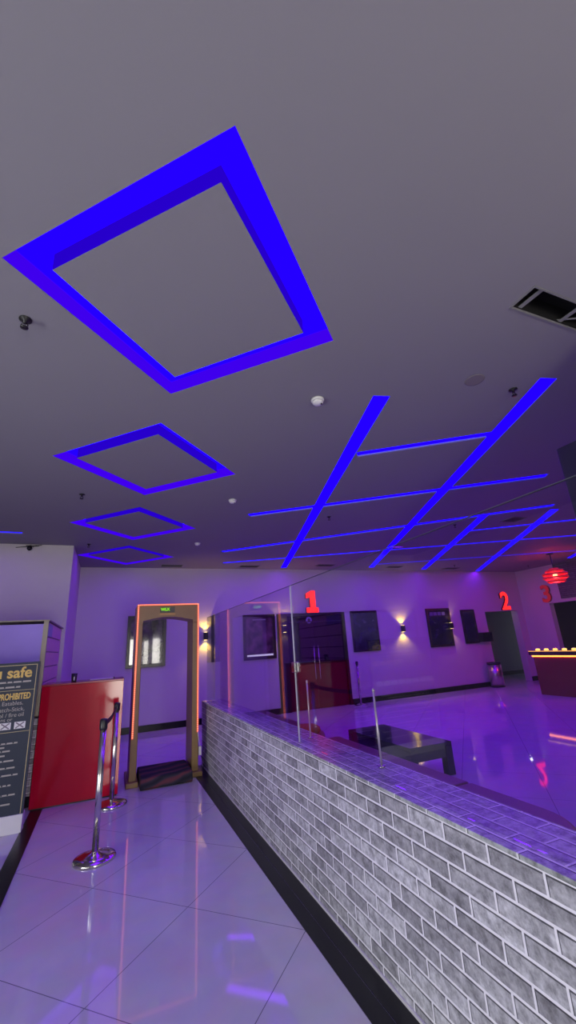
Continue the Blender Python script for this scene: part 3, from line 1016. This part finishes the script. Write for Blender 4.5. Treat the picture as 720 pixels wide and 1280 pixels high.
framed('framed_poster', 6.16, 7.02, 1.28, 2.37, DARKPIC, 'black poster panel on the back wall, right of the dark red door', 'poster')
p4 = framed('framed_poster', 8.80, 9.70, 1.25, 2.37, DARKPIC, 'black poster panel between the two small wall lamps', 'poster')
m = MB()
for a, b in ((8.93, 9.05), (9.07, 9.2), (9.23, 9.36), (9.39, 9.52)):
    m.box(a, b, 10.266, 10.27, 2.16, 2.26)
m.build('title_band', mat('title_blue_grey', (0.14, 0.14, 0.26), 0.4, noise=0.1), p4)
p5 = framed('framed_poster', 10.17, 10.72, 1.28, 2.30, DARKPIC, 'narrow black panel on the back wall beside the corridor opening', 'poster')
t = thing('wall_box', 'black box jutting out at the foot of the narrow panel by the corridor', 'box', (10.9, 10.2, 1.30))
MB().box(10.73, 11.16, 10.12, 10.296, 1.30, 1.58, 0.006).build('housing', BLACK, t)
MB().box(10.76, 11.13, 10.115, 10.12, 1.33, 1.55).build('front_grille', BLACKGLOSS, t)
t = thing('wall_panel', 'thin dark upright strip on the back wall just right of the lit wall lamp', 'panel', (2.285, 10.3, 1.3))  # unidentified dark bar, built as a thin upright strip
MB().box(2.25, 2.318, 10.25, 10.298, 1.30, 2.37, 0.004).build('body', mat('violet_grey_panel', (0.06, 0.05, 0.09), 0.4, noise=0.1), t)

WARM = (1.0, 0.62, 0.06)
def sconce(loc, label, ang=0.0, power=15.0, sx=1.0):
    """up-and-down wall lamp on a wall at loc; ang turns it about z (0 faces -Y)"""
    t = thing('wall_lamp', label, 'wall lamp', loc, 'small up-and-down wall lamps')
    x, y, z = loc
    MB().box(x - 0.05, x + 0.05, y - 0.10, y - 0.012, z - 0.085, z + 0.085, 0.008).build('housing', BLACK, t)
    MB().box(x - 0.035, x + 0.035, y - 0.012, y, z - 0.05, z + 0.05).build('back_plate', BLACK, t)
    for s in (-1, 1):
        MB().box(x - 0.035, x + 0.035, y - 0.09, y - 0.022, z + s * 0.086, z + s * 0.0885).build('lens', glow('warm_lens', (1, 0.72, 0.25), 6.0), t)
        l = bpy.data.lights.new('lamp_beam', 'SPOT')
        l.energy = power
        l.color = WARM
        l.spot_size = R(115)
        l.spot_blend = 0.7
        l.shadow_soft_size = 0.02
        o = bpy.data.objects.new('lamp_beam', l)
        COL.objects.link(o)
        o.parent = t
        o.location = (0, -0.075, s * 0.10)
        o.rotation_euler = (0 if s < 0 else R(180), 0, 0)
    t.rotation_euler = (0, 0, ang)
    return t
sconce((2.115, 10.3, 1.90), 'lit black wall lamp on the back wall just right of the detector gate')
sconce((7.86, 10.3, 1.83), 'lit black wall lamp between the two black poster panels')
sconce((9.62, 10.24, 1.84), 'small wall lamp at the right edge of the black poster panel', power=6.0)
sconce((4.15, 10.29, 1.98), 'small wall lamp on the black left frame of the dark red door')

# numbers over the hall doors
def digit_1():
    return [(-0.16, 0.0), (0.19, 0.0), (0.19, 0.13), (0.115, 0.13), (0.115, 0.58), (0.0, 0.58), (-0.16, 0.50), (-0.16, 0.38), (-0.045, 0.40), (-0.045, 0.13), (-0.16, 0.13)]
n1 = thing('number_sign', 'glowing red number 1 above the dark red double door', 'sign', (4.97, 10.3, 2.36), 'red hall numbers')
MB().prism([(4.97 + x, 2.365 + z) for x, z in digit_1()], 10.222, 10.226, 'xz').build('lit_face', REDGLOW, n1)
MB().prism([(4.97 + x, 2.365 + z) for x, z in digit_1()], 10.226, 10.296, 'xz').build('return_edge', REDSIDE, n1)
def num(label, body, loc, rotz, face, size=0.80):
    t = thing('number_sign', label, 'sign', loc, 'red hall numbers')
    n = Vector((math.sin(rotz), -math.cos(rotz), 0))
    l = Vector(loc)
    text_obj('return_edge', body, size, REDSIDE, l + n * 0.034, (R(90), 0, rotz), t, 0.032, 0.018)
    text_obj('lit_face', body, size, face, l + n * 0.069, (R(90), 0, rotz), t, 0.002, 0.018)
    return t
num('glowing red number 2 above the corridor opening', '2', (12.16, 10.298, 2.27), 0.0, REDGLOW)
num('dim red number 3 on the right wall above the dark opening', '3', (12.998, 9.31, 2.40), R(-90), REDDIM, 0.74)

# ================================================================== RIGHT SIDE
# corridor downlights
def downlight(loc, label):
    t = thing('downlight', label, 'ceiling light', loc, 'small white downlights')
    MB().lathe([(0.045, 0), (0.075, 0), (0.072, -0.012), (0.045, -0.008)], loc).build('trim_ring', WHITE, t)
    MB().lathe([(0, -0.001), (0.045, -0.001), (0.04, -0.02), (0, -0.03)], loc).build('lens', glow('white_lens', (1, 0.97, 0.92), 18.0), t)
    return t
d0 = downlight((12.45, 10.75, 2.30), 'tiny bright downlight in the corridor right under the red 2')
dup(d0, (13.6, 8.85, 2.50), 'tiny bright downlight in the dark opening at the right edge', 'small white downlights')

# litter bin
t = thing('litter_bin', 'tall cylindrical steel litter bin by the corridor opening', 'bin', (10.86, 10.02, 0))
MB().lathe([(0, 0), (0.20, 0), (0.20, 0.03), (0, 0.03)], (10.86, 10.02, 0), 32).build('base_ring', BLACK, t)
MB().lathe([(0, 0.03), (0.195, 0.03), (0.195, 0.64), (0, 0.64)], (10.86, 10.02, 0), 32).build('body', BRUSHED, t)
MB().lathe([(0.0, 0.64), (0.20, 0.64), (0.20, 0.70), (0.12, 0.70), (0.11, 0.66), (0, 0.66)], (10.86, 10.02, 0), 32).build('rim', BLACK, t)

# snack counter
t = thing('snack_counter', 'dark red counter with a glowing orange line under its top at right', 'counter', (10.6, 5.8, 0))
MB().box(10.20, 10.85, 3.4, 8.10, 0.0, 0.90, 0.004).build('front_body', mat('counter_red', (0.20, 0.006, 0.02), 0.25, noise=0.1), t)
MB().box(10.14, 10.95, 3.35, 8.17, 0.945, 1.055, 0.006).build('countertop', mat('counter_top_dark', (0.05, 0.018, 0.018), 0.12, noise=0.15), t)
MB().box(10.20, 10.85, 3.4, 8.10, 0.90, 0.945).build('light_recess', BLACK, t)
OR = glow('orange_led', (1.0, 0.26, 0.04), 5.0)
m = MB().box(10.175, 10.195, 3.4, 8.12, 0.905, 0.935).box(10.195, 10.85, 8.105, 8.125, 0.905, 0.935)
m.build('led_line', OR, t)
MB().box(10.134, 10.139, 3.4, 8.165, 1.035, 1.05).build('top_edge_light', glow('orange_edge', (1.0, 0.42, 0.10), 1.6), t)  # emissive strip drawing the glare along the countertop edge
# made-up glowing blobs standing in for warm glints on the counter
for i in range(6):
    y = 8.02 - i * 0.24
    k = thing('jar', ['warm-lit glass jar on the left end of the red counter', 'second warm-lit jar from the left end of the red counter', 'third warm-lit jar from the left end of the red counter',
                      'fourth warm-lit jar from the left end of the red counter', 'fifth warm-lit jar from the left end of the red counter', 'sixth warm-lit jar from the left end of the red counter'][i], 'jar', (10.32, y, 1.055), 'glowing jars on the red counter')
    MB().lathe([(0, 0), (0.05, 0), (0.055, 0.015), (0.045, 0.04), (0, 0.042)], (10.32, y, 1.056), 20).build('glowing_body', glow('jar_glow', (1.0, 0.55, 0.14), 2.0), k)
    MB().lathe([(0, 0.043), (0.036, 0.043), (0.03, 0.055), (0, 0.057)], (10.32, y, 1.056), 16).build('lid', STEEL, k)

# red ceiling lamp
LX, LY, LZ = 11.0, 7.52, 2.90
t = thing('pendant_lamp', 'round red lamp of glowing rings hanging in front of the red 3', 'lamp', (LX, LY, H))
MB().lathe([(0, 0), (0.09, 0), (0.09, -0.03), (0, -0.035)], (LX, LY, H)).build('ceiling_cup', BLACK, t)
MB().tube([(LX, LY, H - 0.03), (LX, LY, LZ + 0.08)], 0.012).build('stem', BLACK, t)
RG = mat('red_ring', (0.25, 0.01, 0.01), 0.25, emit=(1, 0.015, 0.01), strength=0.3)
for r_, z_, tr_ in ((0.20, LZ - 0.13, 0.022), (0.285, LZ - 0.035, 0.026), (0.285, LZ + 0.06, 0.026), (0.20, LZ + 0.15, 0.022), (0.10, LZ + 0.20, 0.022)):
    pr = [(r_ + tr_ * math.cos(a), z_ + 0.026 * math.sin(a)) for a in [2 * math.pi * k / 10 for k in range(11)]]
    m = MB()
    tb = bmesh.new()
    seg = 40
    rr = [[tb.verts.new((LX + p[0] * math.cos(2 * math.pi * i / seg), LY + p[0] * math.sin(2 * math.pi * i / seg), p[1])) for p in pr[:-1]] for i in range(seg)]
    for i in range(seg):
        for j in range(10):
            f = tb.faces.new((rr[i][j], rr[(i + 1) % seg][j], rr[(i + 1) % seg][(j + 1) % 10], rr[i][(j + 1) % 10]))
            f.smooth = True
    m._add(tb)
    m.build('ring', RG, t)
m = MB()
for k in range(6):
    a = 2 * math.pi * k / 6
    m.tube([(LX + r_ * math.cos(a), LY + r_ * math.sin(a), LZ + z_) for r_, z_ in ((0.10, 0.20), (0.20, 0.15), (0.285, 0.06), (0.285, -0.035), (0.20, -0.13))], 0.007, 6)
m.build('spokes', RG, t)
pl = bpy.data.lights.new('bulb_light', 'POINT')
pl.energy = 40.0
pl.color = (1.0, 0.05, 0.09)
pl.shadow_soft_size = 0.1
po = bpy.data.objects.new('bulb_light', pl)
COL.objects.link(po)
po.parent = t
po.location = (0, 0, LZ - 0.14 - H)
MB().lathe([(0, LZ - 0.04), (0.04, LZ - 0.03), (0.06, LZ + 0.01), (0.045, LZ + 0.06), (0, LZ + 0.085)], (LX, LY, 0), 20).build('bulb', glow('red_bulb', (1.0, 0.10, 0.04), 16.0), t)

# hanging screen at the right edge
t = thing('hanging_screen', 'black television hanging from the ceiling, cut off by the right edge', 'television', (3.06, 1.08, H))
MB().box(3.0, 3.035, 0.35, 1.80, 2.05, 2.868, 0.008).build('back_cover', mat('tv_back', (0.016, 0.017, 0.028), 0.35, noise=0.2, nscale=4), t)
MB().box(3.035, 3.06, 0.345, 1.805, 2.045, 2.873, 0.006).build('bezel', BLACK, t)
MB().box(3.06, 3.062, 0.36, 1.79, 2.06, 2.858).build('screen', BLACKGLOSS, t)
MB().prism([(0.55, 2.15), (1.68, 2.15), (1.72, 2.55), (1.60, 2.615), (0.65, 2.615), (0.52, 2.55)], 2.975, 3.0, 'yz').build('rear_housing', mat('tv_rear', (0.02, 0.022, 0.036), 0.3, noise=0.2, nscale=4), t)
MB().box(2.96, 2.975, 0.98, 1.18, 2.3, 2.75).build('bracket', BLACK, t)
MB().tube([(2.945, 1.08, 2.3), (2.945, 1.08, H)], 0.02).build('ceiling_pole', BLACK, t)

# ================================================================== LOBBY FURNITURE
t = thing('coffee_table', 'low dark table with thick legs beyond the brick wall', 'table', (3.62, 5.2, 0))
tx0, tx1, ty0, ty1, tz = 3.31, 3.93, 4.50, 5.92, 0.355
MB().box(tx0, tx1, ty0, ty1, tz - 0.04, tz, 0.004).build('table_top', TABLEM, t)
ap = MB()
ap.box(tx0 + 0.10, tx1 - 0.10, ty0 + 0.01, ty0 + 0.035, tz - 0.16, tz - 0.04).box(tx0 + 0.10, tx1 - 0.10, ty1 - 0.035, ty1 - 0.01, tz - 0.16, tz - 0.04)
ap.box(tx0 + 0.01, tx0 + 0.035, ty0 + 0.10, ty1 - 0.10, tz - 0.16, tz - 0.04).box(tx1 - 0.035, tx1 - 0.01, ty0 + 0.10, ty1 - 0.10, tz - 0.16, tz - 0.04)
ap.build('apron', TABLEM, t)
for x in (tx0, tx1 - 0.10):
    for y in (ty0, ty1 - 0.10):
        MB().box(x, x + 0.10, y, y + 0.10, 0.0, tz - 0.041, 0.004).build('leg', TABLEM, t)

def sofa(y0, y1, label, XO=2.66):
    t = thing('bench_sofa', label, 'sofa', (2.15, (y0 + y1) / 2, 0), 'brown bench sofas behind the brick wall')
    MB().box(1.72, 2.40, y0 + 0.06, y1 - 0.02, 0.06, 0.30, 0.015).build('base', LEATHER, t)
    n = 3
    for k in range(n):
        a = y0 + (y1 - y0) * k / n
        b = y0 + (y1 - y0) * (k + 1) / n
        if k == 0:      # rounded front corner at the near end
            rr_ = 0.42
            pts = [(1.70, b - 0.004), (1.70, a + 0.004), (XO - rr_, a + 0.004)] + [(XO - rr_ + rr_ * math.sin(R(q)), a + 0.004 + rr_ - rr_ * math.cos(R(q))) for q in range(10, 91, 10)] + [(XO, b - 0.004)]
            cu = MB().prism(pts, 0.30, 0.50).build('seat_cushion', LEATHER, t)
            bv_ = cu.modifiers.new('bevel', 'BEVEL')
            bv_.width = 0.025
            bv_.segments = 3
        else:
            MB().box(1.70, XO, a + 0.004, b - 0.004, 0.30, 0.50, 0.025, 3).build('seat_cushion', LEATHER, t)
    for x in (1.80, 2.32):
        for y in (y0 + 0.12, y1 - 0.12):
            MB().tube([(x, y, 0.0), (x, y, 0.06)], 0.025).build('leg', BLACK, t)
    return t
sofa(5.05, 7.75, 'brown bench sofa farthest from the camera, behind the far end of the wall')
sofa(1.85, 5.00, 'brown bench sofa with a rounded near end in front of the low table')
t = tag(MB().lathe([(0, 0), (0.14, 0.0), (0.17, 0.03), (0.165, 0.07), (0.12, 0.10), (0, 0.11)], (2.40, 5.35, 0.502), 28).build('round_cushion', mat('rust_fabric', (0.35, 0.12, 0.03), 0.85, noise=0.15, nscale=40), loc=(2.40, 5.35, 0.502)), 'round rust orange cushion lying on the far brown sofa', 'cushion')
